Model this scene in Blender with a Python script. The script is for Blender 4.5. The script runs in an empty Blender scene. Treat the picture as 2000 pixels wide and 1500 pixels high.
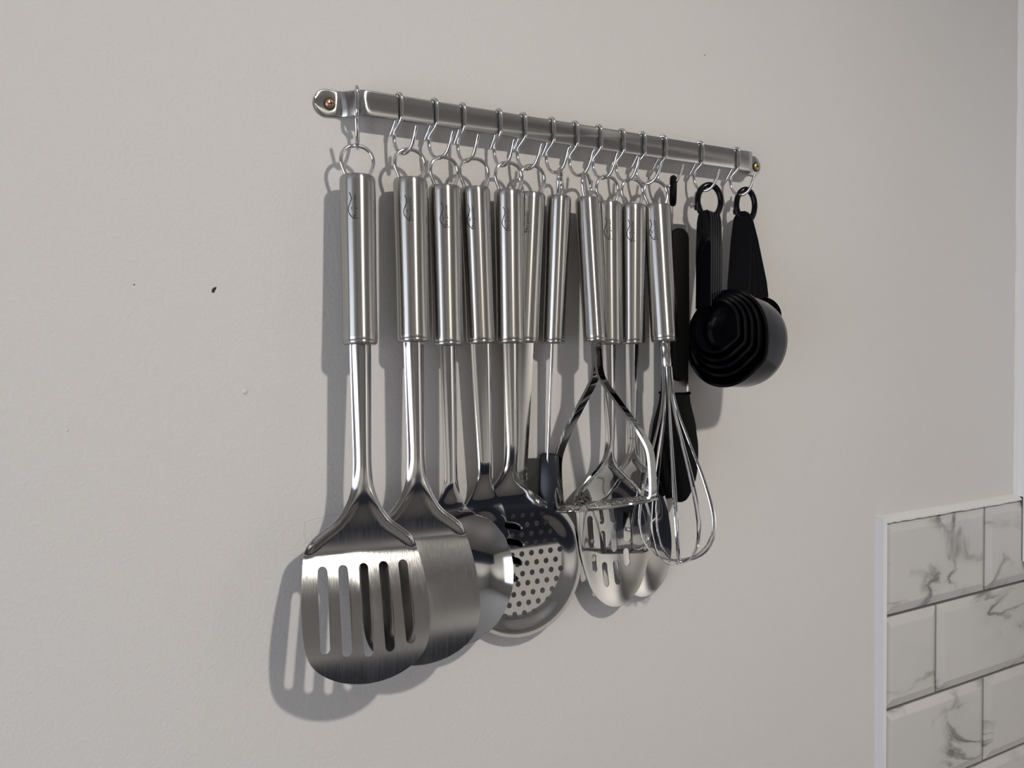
import bpy, math, random
import numpy as np
from mathutils import Matrix, Vector
from mathutils.geometry import delaunay_2d_cdt
random.seed(4)
SC = bpy.context.scene
COL = SC.collection
MM = 0.001

# ------------------------------------------------------------------ camera
CAM_D = 0.63                      # camera stands 63 cm in front of the wall (wall face is y = 0)
F_PX, YAW, PITCH, ROLL = 1900.0, 0.596826, -0.0318, -0.007267
_fw = np.array([math.sin(YAW) * math.cos(PITCH), math.cos(YAW) * math.cos(PITCH), math.sin(PITCH)])
_r0 = np.array([math.cos(YAW), -math.sin(YAW), 0.0])
_u0 = np.cross(_r0, _fw)
_rt = math.cos(ROLL) * _r0 + math.sin(ROLL) * _u0
_up = -math.sin(ROLL) * _r0 + math.cos(ROLL) * _u0
CAM_P = np.array([0.0, -CAM_D, 0.0])
cam_d = bpy.data.cameras.new('camera')
cam = bpy.data.objects.new('camera', cam_d)
COL.objects.link(cam)
cam_d.sensor_width = 36.0
cam_d.sensor_fit = 'HORIZONTAL'
cam_d.lens = F_PX / 2000.0 * 36.0
cam_d.clip_start = 0.02
m = Matrix.Identity(4)
for i in range(3):
    m[i][0] = _rt[i]; m[i][1] = _up[i]; m[i][2] = -_fw[i]; m[i][3] = CAM_P[i]
cam.matrix_world = m
SC.camera = cam

def at(px, py, e):
    """measured point of the photograph at a known stand-off e (mm) from the wall -> world mm"""
    d = _fw * F_PX + _rt * (px - 1000.0) - _up * (py - 750.0)
    t = (CAM_D - e * MM) / d[1]
    return (CAM_P + d * t) / MM

# ------------------------------------------------------------------ world, lights, exposure
w = bpy.data.worlds.new('world'); SC.world = w
w.use_nodes = True
w.node_tree.nodes['Background'].inputs[0].default_value = (0.55, 0.66, 0.9, 1)
w.node_tree.nodes['Background'].inputs[1].default_value = 0.6
SC.view_settings.view_transform = 'Standard'
SC.view_settings.look = 'None'
SC.view_settings.gamma = 1.0
SC.view_settings.use_curve_mapping = False
SC.view_settings.exposure = 0.06

ROOM_X0, ROOM_X1, ROOM_Y1, ROOM_Z0, ROOM_Z1 = -1.55, 2.3, -2.9, -1.45, 0.97

def spot(name, loc, power, col, ang=110, rad=0.035, blend=0.4, aim=None):
    l = bpy.data.lights.new(name, 'SPOT')
    l.energy = power; l.color = col; l.spot_size = math.radians(ang); l.spot_blend = blend
    l.shadow_soft_size = rad
    o = bpy.data.objects.new(name, l); COL.objects.link(o)
    o.location = loc
    d = Vector(aim) - Vector(loc) if aim else Vector((0, 0, -1))
    o.rotation_euler = d.to_track_quat('-Z', 'Y').to_euler()
    return o

WARM = (1.0, 0.945, 0.865)
spot('ceiling_spot_key', (0.52, -1.52, ROOM_Z1 - 0.03), 77, WARM, 114, 0.04, 1.0, aim=(0.3, 0, -1.2))
spot('fill_spot_far', (-0.7, -1.9, ROOM_Z1 - 0.03), 235, (1.0, 0.97, 0.93), 105, 0.035, 0.6)  # added fill lamp, unseen; its bounce lifts the room's ambient light
spot('fill_spot_side', (1.7, -1.7, ROOM_Z1 - 0.03), 285, (1.0, 0.97, 0.93), 100, 0.035, 0.6)  # second added fill lamp, unseen, also there for bounce light
WIN = dict(y0=-1.6, y1=-0.28, z0=-1.15, z1=0.35)
al = bpy.data.lights.new('window_daylight', 'AREA')
al.shape = 'RECTANGLE'; al.size = WIN['y1'] - WIN['y0']; al.size_y = WIN['z1'] - WIN['z0']
al.energy = 27.0; al.color = (0.80, 0.865, 1.0)
alo = bpy.data.objects.new('window_daylight', al); COL.objects.link(alo)
alo.location = (ROOM_X0 - 0.05, (WIN['y0'] + WIN['y1']) / 2, (WIN['z0'] + WIN['z1']) / 2)
alo.rotation_euler = Vector((1, 0, 0)).to_track_quat('-Z', 'Z').to_euler()

# ------------------------------------------------------------------ materials
def mat(name, col, rough=0.5, metal=0.0, spec=0.5, coat=0.0):
    m = bpy.data.materials.new(name); m.use_nodes = True
    b = m.node_tree.nodes['Principled BSDF']
    b.inputs['Base Color'].default_value = (*col, 1)
    b.inputs['Roughness'].default_value = rough
    b.inputs['Metallic'].default_value = metal
    b.inputs['Specular IOR Level'].default_value = spec
    if coat: b.inputs['Coat Weight'].default_value = coat; b.inputs['Coat Roughness'].default_value = 0.08
    return m

def node(nt, typ, **kw):
    n = nt.nodes.new(typ)
    for k, v in kw.items():
        if k in n.inputs: n.inputs[k].default_value = v
        else: setattr(n, k, v)
    return n

def add_bump(m, scale, strength, dist, stretch=(1, 1, 1), detail=3.0, coord='Object', vary=0.0):
    nt = m.node_tree; b = nt.nodes['Principled BSDF']
    tc = node(nt, 'ShaderNodeTexCoord'); mp = node(nt, 'ShaderNodeMapping')
    mp.inputs['Scale'].default_value = stretch
    no = node(nt, 'ShaderNodeTexNoise'); no.inputs['Scale'].default_value = scale; no.inputs['Detail'].default_value = detail
    bu = node(nt, 'ShaderNodeBump'); bu.inputs['Strength'].default_value = strength; bu.inputs['Distance'].default_value = dist
    nt.links.new(tc.outputs[coord], mp.inputs['Vector']); nt.links.new(mp.outputs[0], no.inputs['Vector'])
    nt.links.new(no.outputs[0], bu.inputs['Height']); nt.links.new(bu.outputs[0], b.inputs['Normal'])
    if vary:
        mr = node(nt, 'ShaderNodeMapRange')
        r0 = b.inputs['Roughness'].default_value
        mr.inputs['From Min'].default_value = 0.3; mr.inputs['From Max'].default_value = 0.7
        mr.inputs['To Min'].default_value = r0 - vary; mr.inputs['To Max'].default_value = r0 + vary
        nt.links.new(no.outputs[0], mr.inputs['Value']); nt.links.new(mr.outputs[0], b.inputs['Roughness'])
    return m

STEEL = (0.48, 0.47, 0.455)
M = {}
def brushed(m, axis, aniso):
    nt = m.node_tree; b = nt.nodes['Principled BSDF']
    t = node(nt, 'ShaderNodeTangent', direction_type='RADIAL', axis=axis)
    b.inputs['Anisotropic'].default_value = aniso; b.inputs['Anisotropic Rotation'].default_value = 0.25
    nt.links.new(t.outputs[0], b.inputs['Tangent'])
    return m
M['rail'] = brushed(mat('rail_steel', (0.45, 0.44, 0.42), 0.18, 1), 'Y', 0.88)
M['rail'].node_tree.nodes['Principled BSDF'].inputs['Anisotropic Rotation'].default_value = 0.0
M['handle'] = brushed(add_bump(mat('brushed_steel_handle', (0.43, 0.42, 0.40), 0.26, 1), 900, 0.05, 0.0003, (1, 1, 0.02), 2), 'Z', 0.9)
M['satin'] = brushed(add_bump(mat('brushed_steel_blade', STEEL, 0.17, 1), 1400, 0.035, 0.0003, (1, 0.4, 0.015), 2, vary=0.03), 'Y', 0.6)
M['stem'] = mat('satin_steel_stem', STEEL, 0.15, 1)
M['polished'] = add_bump(mat('polished_steel', (0.47, 0.465, 0.455), 0.08, 1), 60, 0.05, 0.0006, detail=1)
M['mirror'] = add_bump(mat('mirror_steel', (0.48, 0.475, 0.46), 0.05, 1), 45, 0.09, 0.001, detail=1)

M['chrome'] = mat('chrome_wire', (0.66, 0.65, 0.64), 0.10, 1)
M['black'] = mat('black_gloss_plastic', (0.003, 0.003, 0.0045), 0.15, 0, 0.2)
M['black_matt'] = mat('black_matt_grip', (0.0025, 0.0025, 0.0025), 0.5, 0, 0.08)
M['silicone'] = mat('dark_silicone', (0.022, 0.022, 0.022), 0.5, 0, 0.35)
M['navy_rubber'] = mat('blue_black_rubber', (0.008, 0.010, 0.017), 0.36, 0, 0.35)
M['copper'] = mat('copper_screw', (0.50, 0.27, 0.17), 0.38, 1)
M['brass'] = mat('brass_screw', (0.62, 0.46, 0.16), 0.3, 1)
M['ink'] = mat('dark_print', (0.012, 0.012, 0.014), 0.5)
M['dark'] = mat('dark_nick_and_hole_shade', (0.006, 0.005, 0.005), 0.6)  # colour of the paint nicks; also paints the shade inside screw recesses
M['wall'] = mat('greige_wall_paint', (0.565, 0.545, 0.525), 0.62, 0, 0.3)
M['ceil'] = mat('white_ceiling', (0.72, 0.71, 0.69), 0.8)
M['floor'] = mat('dark_floor', (0.045, 0.042, 0.042), 0.5)
M['navy_panel'] = mat('navy_panel', (0.012, 0.016, 0.03), 0.5)
M['roomwall'] = mat('room_wall_paint', (0.54, 0.52, 0.50), 0.8)
M['frontwall'] = mat('far_wall_paint', (0.50, 0.48, 0.455), 0.8)
M['grout'] = add_bump(mat('grey_grout', (0.105, 0.10, 0.097), 0.85), 700, 0.4, 0.0006)
M['trim'] = add_bump(mat('white_edge_trim', (0.66, 0.66, 0.66), 0.35), 120, 0.25, 0.0008)
M['caulk'] = add_bump(mat('white_sealant', (0.62, 0.61, 0.59), 0.5), 160, 0.4, 0.001)
M['cabinet'] = mat('grey_cabinet', (0.74, 0.74, 0.76), 0.45)
M['frame'] = mat('white_window_frame', (0.75, 0.75, 0.75), 0.4)
gm = mat('window_glass', (1, 1, 1), 0.0); gm.node_tree.nodes['Principled BSDF'].inputs['Transmission Weight'].default_value = 1.0
M['glass'] = gm

def wall_paint():
    m = M['wall']; nt = m.node_tree; b = nt.nodes['Principled BSDF']
    tc = node(nt, 'ShaderNodeTexCoord')
    n1 = node(nt, 'ShaderNodeTexNoise'); n1.inputs['Scale'].default_value = 380; n1.inputs['Detail'].default_value = 3
    n2 = node(nt, 'ShaderNodeTexNoise'); n2.inputs['Scale'].default_value = 26; n2.inputs['Detail'].default_value = 2
    nt.links.new(tc.outputs['Object'], n1.inputs['Vector']); nt.links.new(tc.outputs['Object'], n2.inputs['Vector'])
    b1 = node(nt, 'ShaderNodeBump'); b1.inputs['Strength'].default_value = 0.30; b1.inputs['Distance'].default_value = 0.0013
    b2 = node(nt, 'ShaderNodeBump'); b2.inputs['Strength'].default_value = 0.10; b2.inputs['Distance'].default_value = 0.004
    nt.links.new(n1.outputs[0], b1.inputs['Height']); nt.links.new(n2.outputs[0], b2.inputs['Height'])
    nt.links.new(b1.outputs[0], b2.inputs['Normal']); nt.links.new(b2.outputs[0], b.inputs['Normal'])
wall_paint()

def marble():
    m = mat('marble_tile_glaze', (0.6, 0.6, 0.6), 0.28); nt = m.node_tree; b = nt.nodes['Principled BSDF']
    ge = node(nt, 'ShaderNodeNewGeometry'); oi = node(nt, 'ShaderNodeObjectInfo')
    mul = node(nt, 'ShaderNodeVectorMath', operation='SCALE'); mul.inputs['Scale'].default_value = 7.0
    cb = node(nt, 'ShaderNodeCombineXYZ')
    nt.links.new(oi.outputs['Random'], cb.inputs[0]); nt.links.new(oi.outputs['Random'], cb.inputs[1]); nt.links.new(oi.outputs['Random'], cb.inputs[2])
    nt.links.new(cb.outputs[0], mul.inputs[0])
    add = node(nt, 'ShaderNodeVectorMath', operation='ADD')
    nt.links.new(ge.outputs['Position'], add.inputs[0]); nt.links.new(mul.outputs[0], add.inputs[1])
    mp = node(nt, 'ShaderNodeMapping'); mp.inputs['Rotation'].default_value = (0, 0.75, 0); mp.inputs['Scale'].default_value = (1.0, 1.0, 2.4)
    nt.links.new(add.outputs[0], mp.inputs['Vector'])
    n1 = node(nt, 'ShaderNodeTexNoise'); n1.inputs['Scale'].default_value = 5.2; n1.inputs['Detail'].default_value = 5; n1.inputs['Roughness'].default_value = 0.52; n1.inputs['Distortion'].default_value = 0.55
    nt.links.new(mp.outputs[0], n1.inputs['Vector'])
    sb = node(nt, 'ShaderNodeMath', operation='SUBTRACT'); sb.inputs[1].default_value = 0.5
    ab = node(nt, 'ShaderNodeMath', operation='ABSOLUTE')
    nt.links.new(n1.outputs[0], sb.inputs[0]); nt.links.new(sb.outputs[0], ab.inputs[0])
    r1 = node(nt, 'ShaderNodeMapRange'); r1.inputs['From Min'].default_value = 0.0; r1.inputs['From Max'].default_value = 0.028; r1.inputs['To Min'].default_value = 1; r1.inputs['To Max'].default_value = 0
    nt.links.new(ab.outputs[0], r1.inputs['Value'])
    n2 = node(nt, 'ShaderNodeTexNoise'); n2.inputs['Scale'].default_value = 9; n2.inputs['Detail'].default_value = 3
    nt.links.new(add.outputs[0], n2.inputs['Vector'])
    r2 = node(nt, 'ShaderNodeMapRange'); r2.inputs['From Min'].default_value = 0.46; r2.inputs['From Max'].default_value = 0.62
    nt.links.new(n2.outputs[0], r2.inputs['Value'])
    mu = node(nt, 'ShaderNodeMath', operation='MULTIPLY'); nt.links.new(r1.outputs[0], mu.inputs[0]); nt.links.new(r2.outputs[0], mu.inputs[1])
    r3 = node(nt, 'ShaderNodeMapRange'); r3.inputs['From Min'].default_value = 0.0; r3.inputs['From Max'].default_value = 0.12; r3.inputs['To Min'].default_value = 0.22; r3.inputs['To Max'].default_value = 0
    nt.links.new(ab.outputs[0], r3.inputs['Value'])
    ad = node(nt, 'ShaderNodeMath', operation='ADD'); ad.use_clamp = True
    mu3 = node(nt, 'ShaderNodeMath', operation='MULTIPLY'); nt.links.new(r3.outputs[0], mu3.inputs[0]); nt.links.new(r2.outputs[0], mu3.inputs[1])
    nt.links.new(mu.outputs[0], ad.inputs[0]); nt.links.new(mu3.outputs[0], ad.inputs[1])
    mx = node(nt, 'ShaderNodeMix', data_type='RGBA')
    mx.inputs[6].default_value = (0.50, 0.485, 0.465, 1); mx.inputs[7].default_value = (0.155, 0.145, 0.14, 1)
    nt.links.new(ad.outputs[0], mx.inputs[0]); nt.links.new(mx.outputs[2], b.inputs['Base Color'])
    return m
M['marble'] = marble()

# ------------------------------------------------------------------ object helpers
def tag(o, label=None, cat=None, group=None, kind=None):
    if label: o['label'] = label
    if cat: o['category'] = cat
    if group: o['group'] = group
    if kind: o['kind'] = kind
    return o

def obj_from(name, V, F, m, parent=None, N=None, smooth=True, sharp=40, scale=MM):
    me = bpy.data.meshes.new(name)
    me.from_pydata([tuple(float(c) * scale for c in v) for v in V], [], [tuple(int(i) for i in f) for f in F])
    me.update()
    me.polygons.foreach_set('use_smooth', [smooth] * len(me.polygons))
    if N is not None:
        me.normals_split_custom_set_from_vertices([tuple(float(c) for c in n) for n in N])
    elif smooth and sharp:
        me.set_sharp_from_angle(angle=math.radians(sharp))
    me.materials.append(m)
    o = bpy.data.objects.new(name, me); COL.objects.link(o)
    if parent: o.parent = parent
    return o

class MB:
    def __init__(s): s.V = []; s.F = []
    def add(s, V, F):
        k = len(s.V); s.V += [tuple(v) for v in V]; s.F += [tuple(i + k for i in f) for f in F]; return s
    def box(s, a, b, bevel=0):
        (x0, y0, z0), (x1, y1, z1) = a, b
        V = [(x0, y0, z0), (x1, y0, z0), (x1, y1, z0), (x0, y1, z0), (x0, y0, z1), (x1, y0, z1), (x1, y1, z1), (x0, y1, z1)]
        return s.add(V, [(3, 2, 1, 0), (4, 5, 6, 7), (0, 1, 5, 4), (1, 2, 6, 5), (2, 3, 7, 6), (3, 0, 4, 7)])
    def tube(s, P, r, seg=10, closed=False, caps=True, ry=None, ref=None):
        P = [np.array(p, float) for p in P]; n = len(P)
        T = []
        for i in range(n):
            a = P[(i - 1) % n] if (closed or i > 0) else P[i]
            b = P[(i + 1) % n] if (closed or i < n - 1) else P[i]
            t = b - a; T.append(t / (np.linalg.norm(t) + 1e-12))
        nn = np.array(ref if ref is not None else ((0, 1, 0) if abs(T[0][1]) < 0.9 else (1, 0, 0)), float)
        rings = []
        for i in range(n):
            if ref is not None: nn = np.array(ref, float)
            nn = nn - T[i] * (nn @ T[i]); nn /= np.linalg.norm(nn)
            bb = np.cross(T[i], nn)
            rr = r[i] if hasattr(r, '__len__') else r
            r2 = rr if ry is None else ry
            rings.append([P[i] + nn * rr * math.cos(2 * math.pi * k / seg) + bb * r2 * math.sin(2 * math.pi * k / seg) for k in range(seg)])
        V = [v for rg in rings for v in rg]; F = []
        for i in range(n if closed else n - 1):
            j = (i + 1) % n
            for k in range(seg):
                l = (k + 1) % seg
                F.append((i * seg + k, i * seg + l, j * seg + l, j * seg + k))
        if caps and not closed:
            F.append(tuple(reversed(range(seg)))); F.append(tuple((n - 1) * seg + k for k in range(seg)))
        return s.add(V, F)
    def lathe(s, prof, seg=32, sx=1.0, sy=1.0, axis='z'):
        """prof: list of (r, z), top to bottom"""
        V = []; F = []; n = len(prof)
        for r, z in prof:
            for k in range(seg):
                a = 2 * math.pi * k / seg
                V.append((r * sx * math.cos(a), r * sy * math.sin(a), z))
        for i in range(n - 1):
            for k in range(seg):
                l = (k + 1) % seg
                F.append((i * seg + k, (i + 1) * seg + k, (i + 1) * seg + l, i * seg + l))
        F.append(tuple(range(seg))); F.append(tuple(reversed([(n - 1) * seg + k for k in range(seg)])))
        return s.add(V, F)
    def xf(s, fn):
        s.V = [tuple(fn(np.array(v, float))) for v in s.V]; return s
    def build(s, name, m, parent=None, smooth=True, sharp=40):
        return obj_from(name, s.V, s.F, m, parent, None, smooth, sharp)

def catmull(P, n=8, closed=False):
    P = [np.array(p, float) for p in P]; out = []; L = len(P)
    rng = range(L) if closed else range(L - 1)
    for i in rng:
        p1, p2 = P[i], P[(i + 1) % L]
        p0 = P[(i - 1) % L] if (closed or i > 0) else 2 * p1 - p2
        p3 = P[(i + 2) % L] if (closed or i < L - 2) else 2 * p2 - p1
        for k in range(n):
            t = k / n
            out.append(0.5 * ((2 * p1) + (-p0 + p2) * t + (2 * p0 - 5 * p1 + 4 * p2 - p3) * t * t + (-p0 + 3 * p1 - 3 * p2 + p3) * t ** 3))
    if not closed: out.append(P[-1])
    return out

def sstep(a, b, x):
    t = np.clip((x - a) / (b - a), 0, 1); return t * t * (3 - 2 * t)

def inside(poly, X, Z):
    c = np.zeros(len(X), bool); n = len(poly); P = np.array(poly)
    for i in range(n):
        x0, z0 = P[i - 1]; x1, z1 = P[i]
        if z0 == z1: continue
        hit = ((z0 > Z) != (z1 > Z)) & (X < (x1 - x0) * (Z - z0) / (z1 - z0) + x0)
        c ^= hit
    return c

def edge_dist(poly, X, Z):
    P = np.array(poly); d = np.full(len(X), 1e9)
    for i in range(len(P)):
        a = P[i - 1]; b = P[i]; ab = b - a; L = ab @ ab + 1e-12
        t = np.clip(((X - a[0]) * ab[0] + (Z - a[1]) * ab[1]) / L, 0, 1)
        d = np.minimum(d, np.hypot(X - a[0] - t * ab[0], Z - a[1] - t * ab[1]))
    return d

def densify(P, L):
    out = []
    for i in range(len(P)):
        a, b = np.array(P[i]), np.array(P[(i + 1) % len(P)]); n = max(1, int(math.ceil(np.linalg.norm(b - a) / L)))
        out += [tuple(a + (b - a) * k / n) for k in range(n)]
    return out

def sheet(outline, holes, wfun, thick, step, parent, parts, splits=(), guide=None):
    """formed metal sheet: flat outline (x, z) with holes, pressed to stand-off w(x, z); parts = [(name, mat, zmin, zmax)]"""
    P = densify([tuple(p) for p in outline], 1.7)
    pts = list(P); edges = [(i, (i + 1) % len(P)) for i in range(len(P))]
    for zs in splits:
        L = [i for i, p in enumerate(P) if abs(p[1] - zs) < 1e-6]
        if len(L) == 2: edges.append((L[0], L[1]))
    for h in holes:
        k = len(pts); pts += [tuple(p) for p in h]; edges += [(k + i, k + (i + 1) % len(h)) for i in range(len(h))]
    A = np.array(P); x0, z0 = A.min(0); x1, z1 = A.max(0)
    gx, gz = np.meshgrid(np.arange(x0, x1, step), np.arange(z0, z1, step * 0.87))
    gx = gx + (np.arange(gx.shape[0]) % 2)[:, None] * step * 0.5
    gx = gx.ravel(); gz = gz.ravel()
    ok = inside(P, gx, gz) & (edge_dist(P, gx, gz) > step * 0.45)
    for h in holes:
        ok &= ~inside(h, gx, gz); ok &= edge_dist(h, gx, gz) > step * 0.35
    for zs in splits: ok &= np.abs(gz - zs) > step * 0.4
    A2 = np.array(P); nx = np.roll(A2, -1, 0) - np.roll(A2, 1, 0); nx /= np.linalg.norm(nx, axis=1)[:, None] + 1e-12
    sg = 1.0 if sum(A2[i - 1][0] * A2[i][1] - A2[i][0] * A2[i - 1][1] for i in range(len(A2))) > 0 else -1.0
    nin = np.stack([-nx[:, 1], nx[:, 0]], 1) * sg
    ins_pts = []; rows = (0.55, 1.3, 2.3)
    for d in rows:
        q = A2 + nin * d; qx, qz = q[:, 0].copy(), q[:, 1].copy()
        k = inside(P, qx, qz) & (edge_dist(P, qx, qz) > d * 0.93)
        if guide: k &= ~((qz < guide[2] + 1) & (qz > guide[3] - 0.3))
        for h in holes: k &= ~inside(h, qx, qz) & (edge_dist(h, qx, qz) > 0.5)
        ins_pts += list(zip(qx[k], qz[k]))
    ok &= edge_dist(P, gx, gz) > rows[-1] + step * 0.55
    pts += ins_pts
    if guide:                                # rows that follow the edges of a narrow stem
        hwf, cf, zt, zb = guide
        ok &= ~((gz < zt + 1) & (gz > zb - 0.6))
        for zz in np.arange(zt - 0.8, zb, -1.6):
            for uu in (0, .2, -.2, .4, -.4, .58, -.58, .74, -.74, .88, -.88): pts.append((float(cf(zz) + uu * hwf(zz)), float(zz)))
    pts += list(zip(gx[ok], gz[ok]))
    r = delaunay_2d_cdt([Vector(p) for p in pts], edges, [], 0, 1e-5)
    V2 = np.array([tuple(v) for v in r[0]]); T = np.array([tuple(f) for f in r[2]])
    cx = V2[T, 0].mean(1); cz = V2[T, 1].mean(1)
    ok = inside(P, cx, cz)
    for h in holes: ok &= ~inside(h, cx, cz)
    T = T[ok]
    X, Z = V2[:, 0], V2[:, 1]; e = 0.25
    W = wfun(X, Z); wx = (wfun(X + e, Z) - wfun(X - e, Z)) / (2 * e); wz = (wfun(X, Z + e) - wfun(X, Z - e)) / (2 * e)
    N = np.stack([-wx, -np.ones_like(wx), -wz], 1); N /= np.linalg.norm(N, axis=1)[:, None]
    Pf = np.stack([X, -W, Z], 1); Pb = Pf - N * thick
    a = V2[T]; area = (a[:, 1, 0] - a[:, 0, 0]) * (a[:, 2, 1] - a[:, 0, 1]) - (a[:, 1, 1] - a[:, 0, 1]) * (a[:, 2, 0] - a[:, 0, 0])
    T[area < 0] = T[area < 0][:, ::-1]
    ec = {}
    for f in T:
        for i in range(3):
            u, v = int(f[i]), int(f[(i + 1) % 3]); ec[(u, v)] = 1
    bnd = [(u, v) for (u, v) in ec if (v, u) not in ec]
    out = []
    czT = V2[T, 1].mean(1)
    for (name, mt, zlo, zhi) in parts:
        FT = T[(czT > zlo) & (czT <= zhi)]
        used = np.unique(FT); mp = {int(v): i for i, v in enumerate(used)}; k = len(used)
        V = [Pf[v] for v in used] + [Pb[v] for v in used]
        NN = [N[v] for v in used] + [-N[v] for v in used]
        F = [tuple(mp[int(i)] for i in f) for f in FT] + [tuple(mp[int(i)] + k for i in f[::-1]) for f in FT]
        for (u, v) in bnd:
            if u in mp and v in mp and zlo < (V2[u, 1] + V2[v, 1]) / 2 <= zhi:
                d = Pf[v] - Pf[u]; n0 = np.cross(d, N[u]); n0 = n0 / (np.linalg.norm(n0) + 1e-12)
                b = len(V); V += [Pf[u], Pb[u], Pb[v], Pf[v]]
                nu = n0 + 0.5 * N[u]; nb = n0 - 0.5 * N[u]
                nu /= np.linalg.norm(nu); nb /= np.linalg.norm(nb)
                NN += [nu, nb, nb, nu]; F.append((b, b + 1, b + 2, b + 3))
        out.append(obj_from(name, V, F, mt, parent, NN))
    return out

def sym_outline(prof, n=6, c=lambda z: 0.0):
    """prof: list of (half width, z) from top to bottom, closing on the axis"""
    C = catmull(prof, n)
    C = [(max(p[0], 0.0), p[1]) for p in C]
    C = [p for i, p in enumerate(C) if i == 0 or abs(p[0] - C[i - 1][0]) + abs(p[1] - C[i - 1][1]) > 0.02]
    Rr = [(c(z) + h, z) for h, z in C]; Ll = [(c(z) - h, z) for h, z in C if h > 0.01]
    return Rr + Ll[::-1]

def hw_of(prof):
    C = catmull(prof, 8); zz = np.array([p[1] for p in C][::-1]); hh = np.array([p[0] for p in C][::-1])
    return lambda z: np.interp(z, zz, hh)

def slot(x, z0, z1, wd, tilt=0.0, n=7):
    r = wd / 2; P = []
    for k in range(n + 1):
        a = math.pi * k / n; P.append((x + r * math.cos(a), z1 - r + r * math.sin(a)))
    for k in range(n + 1):
        a = math.pi + math.pi * k / n; P.append((x + tilt + r * math.cos(a), z0 + r + r * math.sin(a)))
    return P

def utensil(name, t, b, yaw, label, cat='utensil', group=None):
    """Empty at the top of the hanging ring; local -z runs down the handle axis"""
    T = at(*t); B = at(*b)
    Z = T - B; Z /= np.linalg.norm(Z)
    yw = math.radians(yaw)
    Y = np.array([math.sin(yw), math.cos(yw), 0]); Y -= Z * (Y @ Z); Y /= np.linalg.norm(Y)
    X = np.cross(Y, Z)
    o = bpy.data.objects.new(name, None); COL.objects.link(o); o.empty_display_size = 0.02
    mm = Matrix.Identity(4)
    for i in range(3):
        mm[i][0] = X[i]; mm[i][1] = Y[i]; mm[i][2] = Z[i]; mm[i][3] = T[i] * MM
    o.matrix_world = mm
    tag(o, label, cat, group)
    return o

# ------------------------------------------------------------------ setting
def struct(name, mb, m, smooth=False):
    o = mb.build(name, m, None, smooth); o['kind'] = 'structure'; return o
X0, X1, Y1, Z0, Z1 = [v * 1000 for v in (ROOM_X0, ROOM_X1, ROOM_Y1, ROOM_Z0, ROOM_Z1)]
wall_back = struct('wall_back', MB().box((X0, 0, Z0), (X1, 60, Z1)), M['wall'])
struct('floor', MB().box((X0, Y1, Z0 - 60), (X1, 60, Z0)), M['floor'])
struct('ceiling', MB().box((X0, Y1, Z1), (X1, 60, Z1 + 60)), M['ceil'])
struct('wall_right', MB().box((X1, Y1, Z0), (X1 + 60, 60, Z1)), M['roomwall'])
struct('wall_front', MB().box((X0, Y1 - 60, Z0), (X1, Y1, Z1)), M['frontwall'])
wy0, wy1, wz0, wz1 = [WIN[k] * 1000 for k in ('y0', 'y1', 'z0', 'z1')]
wl = MB()
wl.box((X0 - 90, Y1, Z0), (X0, wy0, Z1)).box((X0 - 90, wy1, Z0), (X0, 60, Z1))
wl.box((X0 - 90, wy0, Z0), (X0, wy1, wz0)).box((X0 - 90, wy0, wz1), (X0, wy1, Z1))
struct('wall_left', wl, M['roomwall'])
win = struct('window_1', MB().box((X0 - 75, wy0, wz0), (X0 - 68, wy1, wz1)), M['glass'])
fr = MB()
for a, b in (((wy0, wz0), (wy0 + 45, wz1)), ((wy1 - 45, wz0), (wy1, wz1)), ((wy0, wz0), (wy1, wz0 + 45)), ((wy0, wz1 - 45), (wy1, wz1))):
    fr.box((X0 - 40, a[0], a[1]), (X0 + 12, b[0], b[1]))
fr.build('window_frame', M['frame'], win, False)
struct('reflection_block', MB().box((X0, Y1, Z0), (X1, Y1 + 560, -780)), M['navy_panel'])  # unseen dark block added so the steel has something dark to reflect

# marks on the paint
def chip(name, px, py, pts, h, m):
    c = at(px, py, 0.0); mb = MB()
    n = len(pts); V = [(c[0] + x, -0.02, c[2] + z) for x, z in pts] + [(c[0] + x * 0.6, -h, c[2] + z * 0.6) for x, z in pts]
    mb.add(V, [tuple((i, (i + 1) % n, (i + 1) % n + n, i + n)) for i in range(n)] + [tuple(n + i for i in range(n))])
    mb.build(name, m, wall_back, True, 80)
chip('dark_nick', 418, 566, [(-1.6, -1.9), (0.2, -1.9), (0.7, -0.6), (1.8, 1.5), (1.4, 2.0), (-0.5, 1.3), (-1.4, 0.2)], 0.06, M['dark'])
chip('dark_nick', 1376, 108, [(-0.6, -0.4), (0.5, -0.5), (0.7, 0.4), (-0.2, 0.6)], 0.05, M['dark'])
chip('dark_nick', 262, 556, [(-0.5, -0.3), (0.4, -0.4), (0.5, 0.4), (-0.3, 0.5)], 0.05, M['dark'])
chip('paint_blob', 478, 765, [(2.0 * math.cos(k * .63), 2.3 * math.sin(k * .63)) for k in range(10)], 0.9, M['wall'])
chip('paint_blob', 131, 840, [(1.1 * math.cos(k * .63), 1.1 * math.sin(k * .63)) for k in range(10)], 0.5, M['wall'])

for seg in ([(594, 1020), (612, 1013), (640, 1007), (664, 1003)], [(594, 1020), (592, 1042), (597, 1062)]):
    MB().tube([at(px, py, 0.0) for px, py in seg], 0.28, 6).build('paint_ridge', M['wall'], wall_back, True, 80)

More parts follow.
